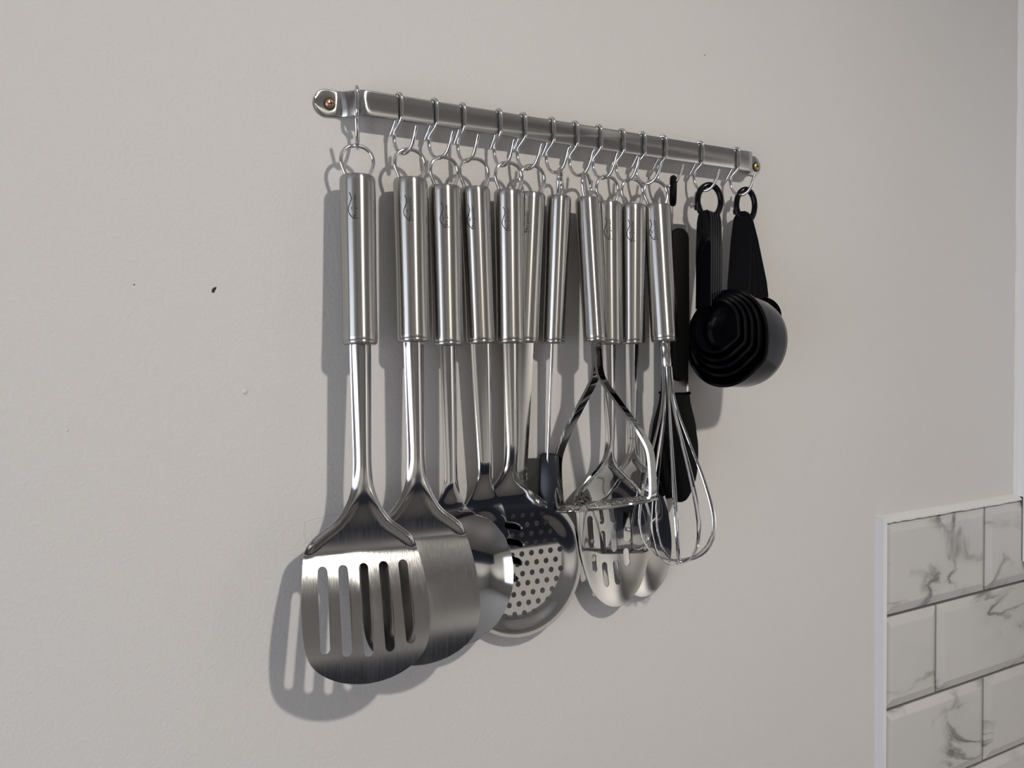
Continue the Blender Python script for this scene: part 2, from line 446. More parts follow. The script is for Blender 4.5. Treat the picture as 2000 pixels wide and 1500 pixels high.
# tiles on the wall
TX, TZ, TH, TWD, JT = 898.0, -181.7, 101.0, 192.9, 3.2
def tile_mesh(wd, ht):
    bv = 9.0; V = []; F = []
    for (ix, e) in ((0.0, 0.0), (0.0, 4.2), (bv, 7.6), (bv + 1.2, 7.8)):
        V += [(ix, -e, ix), (wd - ix, -e, ix), (wd - ix, -e, ht - ix), (ix, -e, ht - ix)]
    for k in range(3):
        for i in range(4):
            j = (i + 1) % 4
            F.append((k * 4 + i, k * 4 + j, (k + 1) * 4 + j, (k + 1) * 4 + i))
    F.append((12, 13, 14, 15))
    me = bpy.data.meshes.new('tile')
    me.from_pydata([tuple(c * MM for c in v) for v in V], [], F); me.update(); me.materials.append(M['marble'])
    return me
full = tile_mesh(TWD - JT, TH - JT); half = tile_mesh(TWD / 2 - JT, TH - JT)
for r in range(5):
    x = TX; first = True; k = 0
    while x < 1470:
        hf = (r % 2 == 1 and first); me = half if hf else full
        o = bpy.data.objects.new('tile', me); COL.objects.link(o); o.parent = wall_back
        o.location = ((x + JT / 2) * MM, -0.0002, (TZ - (r + 1) * TH + JT / 2) * MM)
        x += TWD / 2 if hf else TWD; first = False
MB().box((TX, -2.6, TZ - 5 * TH), (1480, 0, TZ)).build('grout', M['grout'], wall_back, False)

def ragged_strip(p0, p1, cross, n, amp):
    """a run of sealant: cross section points (two offsets) swept from p0 to p1 with a slightly ragged edge"""
    mb = MB(); V = []; F = []; kk = len(cross)
    for i in range(n + 1):
        t = i / n
        for j, (a, b, c) in enumerate(cross):
            q = [p0[q_] + (p1[q_] - p0[q_]) * t for q_ in range(3)]
            jit = amp * (random.random() - 0.5) if j in (0, kk - 1) else amp * 0.4 * (random.random() - .5)
            V.append((q[0] + a + (jit if a and not c else 0), q[1] + b, q[2] + c + (jit if c else 0)))
    for i in range(n):
        for j in range(kk - 1):
            F.append((i * kk + j, i * kk + j + 1, (i + 1) * kk + j + 1, (i + 1) * kk + j))
    return mb.add(V, F)
struct('trim_1', MB().box((TX - 6.5, -9.4, TZ - 5 * TH), (TX - 0.3, 0, TZ + 5.5)), M['trim'])
struct('trim_2', ragged_strip((TX - 6.5, 0, TZ), (1166, 0, TZ), [(0, 0, 6.5), (0, -3.5, 4.8), (0, -8.0, 1.6), (0, -8.2, -0.6)], 40, 0.9), M['caulk'], True)
struct('trim_3', ragged_strip((1166, 0, TZ + 3), (1166, 0, 520), [(-4.6, 0, 0), (-3.0, -2.2, 0), (0.0, -4.0, 0)], 46, 1.7), M['caulk'], True)
cab = MB().box((1165.5, -318, -256), (1765, -9.6, TZ + 4)).box((1165.5, -318, TZ + 4), (1765, -0.2, 520)).build('wall_cabinet', M['cabinet'], None, False)
tag(cab, 'grey wall cabinet side at the right picture edge, above the tiles', 'cabinet')
MB().box((1164.5, -338, -254), (1763, -319, 520)).build('door', M['cabinet'], cab, False)

# ------------------------------------------------------------------ hanging rail
RZ, RH, RE = 172.8, 17.6, 15.0
def make_rail():
    root = bpy.data.objects.new('utensil_rail', None); COL.objects.link(root)
    root.location = (0.2, 0, RZ * MM)
    tag(root, 'long flat stainless steel rail screwed to the wall, all hooks hang on it', 'rail')
    ox = 200.0
    path = [(265.3, 1.2), (270, 1.2), (276, 1.2), (281, 1.25), (284.0, 1.8), (286.6, 3.6), (288.8, 6.6), (291.2, 10.6), (293.4, 13.2), (295.8, 14.6), (299, 15.0), (302, 15.0)]
    path += [(x, 15.0) for x in range(322, 672, 22)]
    path += [(680, 15.0), (682.6, 14.7), (685, 13.6), (687.2, 11.2), (689, 8.0), (690.6, 5.0), (692.6, 2.6), (695, 1.5), (698, 1.2), (704, 1.2), (710.2, 1.2)]
    xs = np.array([p[0] for p in path]); es = np.array([p[1] for p in path])
    tx = np.gradient(xs); te = np.gradient(es); L = np.hypot(tx, te)
    nx, ne = -te / L, tx / L
    R = RH / 2 + 0.4
    def hh(x):
        a = 265.3 + R; b = 710.2 - R
        if x < a: return math.sqrt(max(R * R - (a - x) ** 2, 0.01)) if x > 265.3 else 2.2
        if x > b: return math.sqrt(max(R * R - (x - b) ** 2, 0.01)) if x < 710.2 else 2.2
        return R if (x < 281 or x > 698) else RH / 2
    # refine the rounded tabs
    ex = [265.3 + R * (1 - math.cos(t)) for t in np.linspace(0.03, 1.5, 14)]; rx = [710.2 - R * (1 - math.cos(t)) for t in np.linspace(1.5, 0.03, 14)]
    X = ex + [x for x in xs if 274.6 < x < 700.8] + rx
    Ev = np.interp(X, xs, es); NX = np.interp(X, xs, nx); NE = np.interp(X, xs, ne)
    V = []; F = []
    prof = [(-1, -0.55), (-1, 0.55), (-0.96, 0.85), (-0.9, 1.0), (-0.3, 1.0), (0.3, 1.0), (0.9, 1.0), (0.96, 0.85), (1, 0.55), (1, -0.55), (0.95, -1), (-0.95, -1)]
    k = len(prof)
    for x, e, a, b in zip(X, Ev, NX, NE):
        h = hh(x)
        for zz, off in prof: V.append((x + a * off * 0.8 - ox, -(e + b * off * 0.8), zz * h))
    for i in range(len(X) - 1):
        for j in range(k):
            l = (j + 1) % k
            F.append((i * k + j, i * k + l, (i + 1) * k + l, (i + 1) * k + j))
    F.append(tuple(range(k))); F.append(tuple(reversed([(len(X) - 1) * k + j for j in range(k)])))
    F = [f[::-1] for f in F]
    bar = obj_from('bar', V, F, M['rail'], root, None, True, 50)
    for nm, x, mt in (('screw', 277.0, M['copper']), ('screw', 704.6, M['brass'])):
        mb = MB().lathe([(0.3, 1.25), (2.0, 1.2), (3.0, 0.7), (3.5, 0.0)][::1], 20)
        mb.xf(lambda p: (p[0] + x - ox, -2.5 - p[2], p[1] - 0.3))
        s = mb.build(nm, mt, root, True, 60)
        cr = MB().box((-0.42, -4.0, -2.0), (0.42, -3.6, 2.0)).box((-2.0, -4.0, -0.42), (2.0, -3.6, 0.42))
        a = 0.25
        cr.xf(lambda p: (x - ox + p[0] * math.cos(a) - p[2] * math.sin(a), p[1] + 0.15, -0.3 + p[0] * math.sin(a) + p[2] * math.cos(a)))
        cr.build('cross_slot_shade', M['dark'], s, False)  # near-black cross laid on the head, painting the shade in its slots
        hl = MB().lathe([(4.4, 0.25), (4.4, 0.0)], 20).xf(lambda p: (p[0] + x - ox - 0.35, -2.2 - p[2], p[1] - 0.65))
        hl.build('screw_hole_shade', M['dark'], root, False)  # near-black disc on the tab, painted shade of an open hole
make_rail()

# ------------------------------------------------------------------ S hooks
HOOKS = [(291.2, -27), (323.1, 16), (351.5, 20), (375.2, 10), (407.1, 8), (429.2, 21), (456.4, 15), (479.6, 18), (503.7, 19), (528.0, 16), (550.4, 28), (574.1, 32), (617.6, 28), (663.1, 24)]
HANG = ['slotted turner', 'solid turner', 'ladle', 'pasta server', 'skimmer', 'scraper', 'basting brush', 'potato masher', 'slotted spoon', 'serving spoon', 'whisk', 'tongs', 'measuring cups', 'measuring spoons']
ORD = ['first', 'second', 'third', 'fourth', 'fifth', 'sixth', 'seventh', 'eighth', 'ninth', 'tenth', 'eleventh', 'twelfth', 'thirteenth', 'last']
def hook_mesh():
    P = [(-8.6, -27.6), (-7.0, -24.8), (-4.7, -21.0), (-3.2, -17.5), (-3.1, -12), (-3.1, -5), (-2.6, -1.7), (-1.4, -0.3), (0, 0), (1.4, -0.3), (2.6, -1.7), (3.1, -5), (3.1, -12), (2.8, -17.5),
         (0.4, -20.8), (-3.0, -24.2), (-4.9, -28), (-4.7, -33.5), (-2.6, -38.5), (1.0, -41.7), (5.0, -42.6), (9.2, -41.3), (12.6, -38), (14.8, -33.5), (16.4, -28.5), (17.8, -25.2)]
    C = catmull(P, 4)
    mb = MB().tube([(t, 0, v) for t, v in C], 1.32, 12)
    # local x axis = towards the room when psi = 0
    me_o = mb.build('s_hook', M['chrome'])
    return me_o
hk0 = hook_mesh()
for i, (hx, psi) in enumerate(HOOKS):
    h = hk0 if i == 0 else hk0.copy()
    if i: COL.objects.link(h)
    h.location = (hx * MM, -RE * MM, (RZ + RH / 2 + 1.34) * MM)
    # local x -> (sin psi, -cos psi)
    h.rotation_euler = (0, 0, math.radians(psi) - math.pi / 2)
    tag(h, 'chrome S hook holding the %s, %s hook from the left on the rail' % (HANG[i], ORD[i]), 'hook', 'chrome S hooks on the rail')

# ------------------------------------------------------------------ shared utensil parts
def ring_part(root, yaw=0.0, w=1.0):
    P = [(-7.2, -26), (-8.4, -21.5), (-10.4, -16.5), (-11.4, -12.5), (-11.0, -8.6), (-8.9, -4.9), (-5.2, -2.3), (0, -1.4)]
    P = P + [(-x, z) for x, z in P[:-1]][::-1]
    C = catmull(P, 5); c, s = math.cos(math.radians(yaw)), math.sin(math.radians(yaw))
    MB().tube([(x * c * w, -x * s * w, z) for x, z in C], 1.35, 12).build('hanging_ring', M['chrome'], root)

def handle_part(root, logo=None, a=12.3, b=10.6, yaw=0.0, zb=-137.5):
    prof = [(8.6, -22.6), (9.2, -22.1), (10.0, -22.0), (10.8, -22.3), (11.7, -23.3), (12.2, -24.8), (12.3, -27), (12.25, -45), (12.0, -70), (11.8, -95), (11.8, -120), (11.95, zb + 5.5), (11.95, zb + 3.4),
            (11.6, zb + 3.0), (11.85, zb + 2.6), (11.6, zb + 1.2), (10.6, zb + 0.2), (8.0, zb)]
    mb = MB().lathe(prof, 56, a / 12.3, b / 12.3)
    c, s = math.cos(math.radians(yaw)), math.sin(math.radians(yaw))
    if yaw: mb.xf(lambda p: (p[0] * c + p[1] * s, -p[0] * s + p[1] * c, p[2]))
    h = mb.build('handle', M['handle'], root, True, 60)
    if logo is not None: logo_print(h, logo, a, b, yaw)
    return h

_text = None
def text_mesh():
    global _text
    if _text is None:
        cu = bpy.data.curves.new('print', 'FONT'); cu.body = 'Berglander'; cu.size = 3.0; cu.resolution_u = 3; cu.offset = 0.035
        cu.space_character = 1.05
        o = bpy.data.objects.new('print', cu); COL.objects.link(o)
        bpy.context.view_layer.update()
        me = bpy.data.meshes.new_from_object(o.evaluated_get(bpy.context.evaluated_depsgraph_get()))
        V = np.array([v.co[:] for v in me.vertices]); F = [tuple(p.vertices) for p in me.polygons]
        bpy.data.objects.remove(o); bpy.data.curves.remove(cu); bpy.data.meshes.remove(me)
        V = V[:, :2]; V -= V.min(0) * np.array([1, 0]); V *= 15.2 / V[:, 0].max()
        _text = (V, F)
    return _text

def logo_print(handle, az, a, b, yaw):
    """dark printed maker's mark: lettering that reads upwards with a mountain line beside it; az = facing direction in degrees (0 = room)"""
    V2, F2 = text_mesh()
    V = [(-y + 0.2, x) for x, y in V2]; F = list(F2)          # (s, z): s to the right
    def ribbon(P, wd):
        C = catmull(P, 6); k = len(V); n = len(C)
        wd = wd if hasattr(wd, '__len__') else [wd] * n
        for i, p in enumerate(C):
            t = C[min(i + 1, n - 1)] - C[max(i - 1, 0)]; t /= np.linalg.norm(t); q = np.array([-t[1], t[0]]) * wd[min(i, len(wd) - 1)] / 2
            V.append(tuple(p + q)); V.append(tuple(p - q))
        for i in range(n - 1): F.append((k + 2 * i, k + 2 * i + 1, k + 2 * i + 3, k + 2 * i + 2))
    ribbon([(-4.6, 16.2), (-3.5, 13.6), (-3.5, 11.0), (-4.6, 8.4), (-5.6, 5.6), (-5.4, 3.0), (-3.9, 0.6), (-1.8, -1.6)], 0.62)
    ribbon([(-2.3, -1.0), (0.0, -1.1), (1.6, -1.0)], 0.45)
    ribbon([(-1.6, -2.0), (-1.4, 0.6)], 0.35)
    for cx, cz in ((-3.2, 4.8), (-3.2, 5.9)):
        k = len(V); V.extend([(cx - .38, cz - .38), (cx + .38, cz - .38), (cx + .38, cz + .38), (cx - .38, cz + .38)]); F.append((k, k + 1, k + 2, k + 3))
    out = []
    c, s_ = math.cos(math.radians(yaw)), math.sin(math.radians(yaw))
    for s, z in V:
        ph = math.radians(az) + s / 11.8
        n = np.array([math.sin(ph), -math.cos(ph)])
        d = 1.0 / math.sqrt((n[0] / a) ** 2 + (n[1] / b) ** 2)
        zz = -52.0 + z; k = d * (1.0 - 0.00045 * max(0, -29 - zz)) + 0.10
        out.append((n[0] * k, n[1] * k, zz))
    # keep the print just proud of the slightly tapering handle
    obj_from('logo_print', out, F, M['ink'], handle, None, False, None)

# ------------------------------------------------------------------ the two turners
TPROF = [(7.6, -132), (7.5, -145), (7.0, -175), (6.5, -205), (6.5, -219), (7.4, -230), (9.6, -239), (14.0, -248), (20.5, -256), (28.5, -262), (34.5, -267), (38.3, -273.0), (40.4, -281), (42.8, -296), (44.0, -314), (43.4, -330), (41.0, -341), (36.5, -348.5), (29.0, -354.5), (19.0, -359.2), (9.0, -361.6), (0.0, -362.4)]
def make_turner(root, slots):
    out = sym_outline(TPROF, 6); hw = hw_of(TPROF); co = [p for p in out if p[1] < -150]
    holes = []
    if slots:
        for xt, xb, zb in ((-28.0, -29.4, -339.5), (-14.1, -14.8, -343.0), (0.0, -0.1, -344.8), (14.1, 14.7, -343.0), (28.0, 29.4, -339.5)):
            holes.append(slot(xt, zb, -284.0, 6.7, xb - xt))
    def wf(x, z):
        h = np.maximum(hw(z), 3.0); u = np.clip(np.abs(x) / h, 0, 1)
        wv = 4.4 * (1 - u ** 2.2) * sstep(-264, -218, z)
        near = (z < -225) & (z > -285)
        ins = np.full(len(x), 20.0); ins[near] = edge_dist(co, x[near], z[near]) * np.where(inside(co, x[near], z[near]), 1.0, -1.0)
        wv = wv + (2.8 * (1 - sstep(2.0, 8.0, ins)) - 1.6 * (1 - sstep(0.0, 3.2, ins))) * sstep(-279, -268, z) * (1 - sstep(-252, -232, z))
        wv = wv - 5.0 * sstep(-236, -277, z)
        s = np.maximum(-275.5 - z, 0); sm = np.sqrt(s * s + 4) - 2
        return wv + 0.40 * sm - 0.0031 * sm * sm
    return sheet(out, holes, wf, 1.1, 1.6, root, [('stem', M['stem'], -246, 0), ('blade', M['satin'], -500, -246)], guide=(hw, lambda z: 0.0, -132, -240))

def split_prof(prof, z):
    return prof

u = utensil('turner', (697, 281, 19), (703.7, 672, 28), 8, 'stainless slotted turner with five slots in its blade, front-most at far left', 'turner')
ring_part(u); handle_part(u, -24); make_turner(u, True)
u = utensil('turner', (800, 288, 19), (808, 670, 24.5), 7, 'stainless solid turner without slots, half behind the slotted turner', 'turner')
ring_part(u); handle_part(u, -20); make_turner(u, False)

# ------------------------------------------------------------------ ladle
def make_ladle():
    u = utensil('ladle', (867, 303, 19), (875, 677, 21), 0, 'stainless ladle with round dark bowl, partly behind the solid turner', 'ladle')
    ring_part(u); handle_part(u, -22)
    cx, cz, R = 3.0, -306.5, 49.0
    prof = [(6.8, -132), (6.6, -150), (6.2, -190), (5.6, -228), (6.4, -238), (9.2, -248), (14.5, -256.5), (22.0, -263.0)]
    C = [tuple(p) for p in catmull(prof, 5)]
    arc = [(cx + R * math.sin(a), cz + R * math.cos(a)) for a in np.linspace(0.60, 2 * math.pi - 0.60, 70)]
    out = [(h, z) for h, z in C] + arc + [(-h, z) for h, z in C][::-1]
    hw = hw_of(prof)
    def wf(x, z):
        r = np.hypot(x - cx, z - cz)
        h = np.maximum(hw(z), 5); uu = np.clip(np.abs(x) / h, 0, 1)
        st = 2.6 * (1 - uu ** 2) * sstep(-258, -236, z)
        q = np.minimum(r / (R - 0.6), 1.0 + 0.2 * sstep(-258, -268, z))
        bowl = -20.0 * (1 - q ** 2.6)
        return st + bowl * 1.0 + 0.068 * np.maximum(-252 - z, 0) - 2.4 * sstep(-235, -262, z)
    sheet(out, [], wf, 1.1, 1.8, u, [('stem', M['polished'], -262, 0), ('bowl', M['polished'], -500, -262)], guide=(hw, lambda z: 0.0, -132, -250))
make_ladle()

# ------------------------------------------------------------------ pasta server
def make_server():
    u = utensil('pasta_server', (925, 306, 19), (938.7, 674, 17), 8, 'stainless pasta server with prongs, between the ladle and the skimmer', 'pasta server')
    ring_part(u); handle_part(u, -32, a=11.4, b=10)
    prof = [(8.2, -132), (8.0, -148), (7.0, -190), (5.8, -230), (6.6, -241), (9.6, -251), (15.0, -260), (18.4, -271), (21.0, -282), (21.6, -295), (20.4, -310), (17.0, -322), (9.0, -329), (0, -331)]
    out = sym_outline(prof, 6)
    hw = hw_of(prof)
    def wf(x, z):
        h = np.maximum(hw(z), 4); uu = np.clip(np.abs(x) / h, 0, 1)
        st = 1.8 * (1 - uu ** 4) * sstep(-258, -236, z)
        q = (x / 22.0) ** 2 + ((z + 296) / 33.0) ** 2
        return st - 4.0 * np.log1p(np.exp(9 * (1 - q))) / 9 - 5.5 * sstep(-225, -262, z)
    sheet(out, [slot(0, -302, -288, 13)], wf, 1.1, 1.8, u, [('stem', M['polished'], -258, 0), ('head', M['mirror'], -500, -258)], guide=(hw, lambda z: 0.0, -132, -252))
    for x, z in ((20.4, -277), (21.6, -290), (20.3, -304), (16.6, -316)):
        dx, dz = x / 24.0, (z + 296) / 60.0
        P = [(x - dx * 2.6, 6.0, z - dz), (x + dx * 0.4, -3, z), (x + dx * 1.2, -9, z), (x + dx * 1.2, -15, z + 0.3)]
        MB().tube(catmull(P, 4), [2.9] * 9 + [2.6, 2.1, 1.5, 0.8], 10, ry=0.8, ref=(0, 0.05, 1)).build('prong', M['mirror'], u)
make_server()

# ------------------------------------------------------------------ skimmer
def make_skimmer():
    u = utensil('skimmer', (993, 314, 19), (998, 672, 18), 5, 'round stainless skimmer ladle with a disc full of small holes', 'skimmer')
    ring_part(u); handle_part(u, -30, a=11.9, b=9.9)
    cx, cz, R = 9.5, -309.5, 56.5
    profR = [(6.9, -132), (6.6, -150), (5.8, -190), (5.0, -225), (6.2, -236), (11.5, -245), (20.5, -252.5), (33.5, -262.0), (43.0, -270)]
    profL = [(6.9, -132), (6.6, -150), (5.8, -190), (5.6, -225), (7.6, -236), (13.0, -245), (20.0, -251.5), (29.0, -260)]
    CR = [tuple(p) for p in catmull(profR, 5)]; CL = [(-p[0], p[1]) for p in catmull(profL, 5)]
    a0 = math.atan2(43.0 - cx + 4, -270 - cz - 1); a1 = 2 * math.pi + math.atan2(-29.0 - cx - 4, -260 - cz - 4)
    arc = [(cx + R * math.sin(a), cz + R * math.cos(a)) for a in np.linspace(a0, a1, 80)]
    out = CR + arc + CL[::-1]
    hw = hw_of(profR)
    holes = []
    for j in range(-6, 7):
        for i in range(-6, 7):
            x = cx + (i + 0.5 * (j % 2)) * 8.7; z = cz - 1 + j * 7.7
            if math.hypot(x - cx, z - cz) < 43.5:
                holes.append([(x + 2.25 * math.cos(k * math.pi / 6), z + 2.25 * math.sin(k * math.pi / 6)) for k in range(12)])
    def wf(x, z):
        r = np.hypot(x - cx, z - cz)
        h = np.maximum(hw(z), 4); uu = np.clip(np.abs(x) / h, 0, 1)
        st = 2.8 * (1 - uu ** 2) * sstep(-256, -232, z)
        dish = -7.5 * (1 - sstep(R - 15, R - 1.5, r)) - 1.5 * np.clip(1 - (r / R) ** 2, 0, 1)
        dish = -4.2 * (1 - sstep(R - 17, R - 2.0, r)) - 1.2 * np.clip(1 - (r / R) ** 2, 0, 1)
        return st + dish * sstep(-258, -300, z) - 8.5 * sstep(-212, -266, z) + 0.045 * np.maximum(-262 - z, 0)
    sheet(out, holes, wf, 1.0, 1.9, u, [('stem', M['stem'], -246, 0), ('disc', M['polished'], -500, -246)], guide=(hw_of(profR), lambda z: 0.0, -132, -232))
make_skimmer()

# ------------------------------------------------------------------ silicone scraper and basting brush
def slab(root, name, poly, w0, w1, m, bev=1.6):
    """rounded slab: outline (x, z), from stand-off w0 to w1"""
    P = np.array(poly); c = P.mean(0); n = len(P)
    def off(d):
        out = []
        for i in range(n):
            a, b, q = P[i - 1], P[(i + 1) % n], P[i]
            t = b - a; t = t / np.linalg.norm(t); nn = np.array([t[1], -t[0]])
            if nn @ (c - q) < 0: nn = -nn
            out.append(q + nn * d)
        return out
    lay = [(w0, bev), (w0 + bev * 0.3, bev * 0.3), (w0 + bev, 0), (w1 - bev, 0), (w1 - bev * 0.3, bev * 0.3), (w1, bev)]
    V = []; F = []
    for wv, d in lay:
        for q in off(d): V.append((q[0], -wv, q[1]))
    area = sum(P[i - 1][0] * P[i][1] - P[i][0] * P[i - 1][1] for i in range(n))
    for k in range(len(lay) - 1):
        for i in range(n):
            j = (i + 1) % n; F.append((k * n + i, k * n + j, (k + 1) * n + j, (k + 1) * n + i))
    F.append(tuple(reversed(range(n)))); F.append(tuple((len(lay) - 1) * n + i for i in range(n)))
    if area < 0: F = [f[::-1] for f in F]
    return obj_from(name, V, F, m, root, None, True, 50)

def flat_stem(root, prof, w0, thick, m, name='stem', wslope=0.0):
    out = [(h, z) for h, z in prof] + [(-h, z) for h, z in prof][::-1]
    return sheet(out, [], lambda x, z: w0 + wslope * (-137 - z) - 0.02 * x * x / 4, thick, 6, root, [(name, m, -900, 900)])

u = utensil('scraper', (1041, 320, 17), (1027, 672, 11.5), 0, 'steel-handled scraper with dark silicone head, tucked behind the skimmer', 'scraper')
ring_part(u); handle_part(u, -46, a=11.2, b=9.4)
flat_stem(u, [(7.6, -132), (7.2, -180), (6.6, -225), (6.6, -250)], 0, 1.2, M['polished'])
slab(u, 'head', catmull([(-3, -229), (6, -228.6), (18.5, -229), (20.5, -234), (22.5, -246), (25.5, -259), (26, -266), (22, -268), (8, -268.5), (0, -268), (-4, -266), (-4.5, -258), (-4.5, -246), (-4.2, -234)], 4, True), -5.2, -0.4, M['silicone'])

u = utensil('basting_brush', (1094, 327, 20), (1081, 671, 13.8), -47, 'steel-handled utensil turned edge-on with a blue-black rubber block head', 'brush')
ring_part(u); handle_part(u, None, a=12.0, b=9.6)
flat_stem(u, [(5.5, -132), (5.0, -180), (4.6, -240)], 0, 1.6, M['polished'])
slab(u, 'head', [(-4.6, -226), (-3.4, -224.5), (3.4, -224.5), (4.6, -226), (4.8, -250), (4.8, -268), (3.6, -270.5), (-3.6, -270.5), (-4.8, -268), (-4.8, -250)], -7.4, 7.4, M['navy_rubber'], 2.2)

# ------------------------------------------------------------------ potato masher
def make_masher():
    u = utensil('potato_masher', (1144, 335, 19.5), (1164, 670, 35), 62, 'stainless potato masher with a forked strap and flat plate, in front of the spoons', 'masher')
    ring_part(u, -96); handle_part(u, None, a=12.0, b=9.8, yaw=-96)
    h = 40.5
    for s in (-1, 1):
        P = [(0.9 * s, -134), (1.0 * s, -150), (1.6 * s, -159), (4.6 * s, -168), (17 * s, -187), (29 * s, -205), (36 * s, -218), (39.0 * s, -227), (39.8 * s, -240), (39.4 * s, -256), (38.4 * s, -261.5), (36.5 * s, -262.6)]
        C = catmull(P, 5)
        V = []; F = []
        for i, p in enumerate(C):
            t = C[min(i + 1, len(C) - 1)] - C[max(i - 1, 0)]; t = t / np.linalg.norm(t); q = np.array([-t[1], t[0]]) * 0.95
            for (o, y) in ((1, -6.2), (1, 6.2), (-1, 6.2), (-1, -6.2)): V.append((p[0] + q[0] * o, y, p[1] + q[1] * o + 3.0 * s * float(sstep(-180, -250, p[1]))))
        for i in range(len(C) - 1):
            for k in range(4):
                l = (k + 1) % 4; F.append((i * 4 + k, i * 4 + l, (i + 1) * 4 + l, (i + 1) * 4 + k))
        F.append((3, 2, 1, 0)); k = (len(C) - 1) * 4; F.append((k, k + 1, k + 2, k + 3))
        if s < 0: F = [f[::-1] for f in F]
        obj_from('strap', V, F, M['mirror'], u, None, True, 40)
    # pressing plate: horizontal wavy disc with holes; built flat in (x, d) then laid level
    a, b = 40.2, 34.0
    out = [(a * math.cos(t), b * math.sin(t)) for t in np.linspace(0, 2 * math.pi, 72, endpoint=False)]
    holes = []
    for j in range(-2, 3):
        n = 7 - abs(j)
        for i in range(n):
            x = (i - (n - 1) / 2) * 10.2; d = j * 10.0
            if (x / (a - 5)) ** 2 + (d / (b - 4)) ** 2 < 0.86:
                holes.append([(x + 3.2 * math.cos(k * math.pi / 5), d + 2.6 * math.sin(k * math.pi / 5)) for k in range(10)])
    pl = sheet(out, holes, lambda x, z: 0.9 * np.sin(x * 0.62) * np.sin(z * 0.6), 1.1, 2.2, u, [('plate', M['mirror'], -900, 900)])[0]
    tl = math.radians(3.0)
    for v in pl.data.vertices:
        x, y, z = v.co[0] / MM, v.co[1] / MM, v.co[2] / MM      # z = depth towards the wall, -y = up
        up, dep = -y, z
        yy = dep * math.cos(tl) + up * math.sin(tl) * 0
        zz = -262.8 + up + dep * math.sin(tl) + x * 0.072
        v.co = (x * MM, yy * MM, zz * MM)
    rim = MB().tube([(a * math.cos(t), b * math.sin(t) * math.cos(tl), -263.4 + b * math.sin(t) * math.sin(tl) + a * math.cos(t) * 0.072) for t in np.linspace(0, 2 * math.pi, 72, endpoint=False)], 1.25, 8, closed=True)
    rim.build('plate_rim', M['mirror'], u)
    pl.data.update()
make_masher()

# ------------------------------------------------------------------ spoons
SPROF = [(7.4, -132), (7.2, -146), (6.2, -185), (4.9, -212), (4.9, -222), (6.4, -230), (12.0, -238), (21.5, -246), (31.0, -254.5), (36.4, -263.5), (38.6, -275), (38.8, -290), (37.0, -308), (32.0, -326), (25.0, -340), (15.5, -349), (7.0, -353.2), (0, -354.4)]
def make_spoon(root, slotted, c0, c1, c2, back, dep, mt):
    cc0 = lambda z: c0 * np.exp(-((z + 250) / 20.0) ** 2) + c1 * sstep(-255, -350, z) + c2 * sstep(-222, -252, z)
    out = sym_outline(SPROF, 6, lambda z: float(cc0(np.array(z))))
    hw = hw_of(SPROF); holes = []
    if slotted:
        def sh(P): return [(x - 3.5 + float(cc0(np.array(z))), z) for x, z in P]
        for x in (-6.2, 6.2):
            holes += [sh(slot(x, -285, -266, 5.8)), sh(slot(x, -310, -290.5, 6.4)), sh(slot(x, -337, -316.5, 6.2))]
        for s in (-1, 1):
            holes += [sh(slot(20.0 * s, -303, -276, 7.4)), sh(slot(17.8 * s, -323, -308, 6.0))]
    def wf(x, z):
        x = x - cc0(z)
        h = np.maximum(hw(z), 4); uu = np.clip(np.abs(x) / h, 0, 1)
        st = 2.8 * (1 - uu ** 2) * sstep(-236, -214, z)
        rd = 1.7 * np.exp(-((h - np.abs(x) - 3.2) / 3.2) ** 2) * sstep(-268, -246, z) * (1 - sstep(-230, -216, z))
        q = (x / 36.5) ** 2 + ((z + 298) / 57.0) ** 2
        return st + rd - back * sstep(-215, -262, z) - dep * np.log1p(np.exp(9 * (1 - q))) / 9
    sheet(out, holes, wf, 1.1, 1.7, root, [('stem', M['polished'], -234, 0), ('bowl', mt, -500, -234)], guide=(hw, lambda z: float(cc0(np.array(z))), -132, -236))

u = utensil('slotted_spoon', (1186, 341, 19), (1190, 671, 19), 0, 'stainless serving spoon with slots in its bowl, right behind the masher plate', 'spoon')
ring_part(u); handle_part(u, -28, a=11.9); make_spoon(u, True, -9, 2.5, 5, 1.0, 6.5, M['mirror'])
u = utensil('serving_spoon', (1235, 346, 19), (1234.5, 669, 15.5), 0, 'stainless serving spoon with plain solid bowl, half behind the slotted spoon', 'spoon')
ring_part(u); handle_part(u, -36, a=11.9); make_spoon(u, False, 0, 17, 0, 1.0, 8.0, M['mirror'])

# ------------------------------------------------------------------ whisk
def make_whisk():
    u = utensil('whisk', (1279, 350, 19), (1299, 668, 33.5), 10, 'stainless balloon whisk with thin wire loops, in front of the tongs', 'whisk')
    ring_part(u); handle_part(u, -42)
    MB().lathe([(4.6, -134), (5.4, -137), (5.4, -143), (5.1, -146), (5.4, -149), (5.5, -156), (4.9, -158)], 24, 1.0, 0.9).build('collar', M['satin'], u)
    R = [(3.7, -150), (3.7, -160), (4.0, -172), (5.2, -184), (8.4, -199), (13.6, -215), (20.0, -234), (26.4, -254), (31.2, -274), (32.6, -287), (30.6, -299), (25.0, -309), (16.0, -315.5), (7.0, -317.8), (0, -318.3)]
    C = catmull(R, 4)
    n = 5
    for k in range(n):
        a = math.pi * k / n + 0.33; f = 1.0 - 0.05 * (k % 3); dz = 0.9 * (k - 2)
        loop = [(p[0] * f * math.cos(a), p[0] * f * math.sin(a), p[1] + dz * (1 if p[1] < -300 else 0)) for p in C]
        loop += [(-p[0] * f * math.cos(a), -p[0] * f * math.sin(a), p[1] + dz * (1 if p[1] < -300 else 0)) for p in C[:-1]][::-1]
        MB().tube(loop, 0.9, 8).build('wire_loop', M['chrome'], u)
make_whisk()

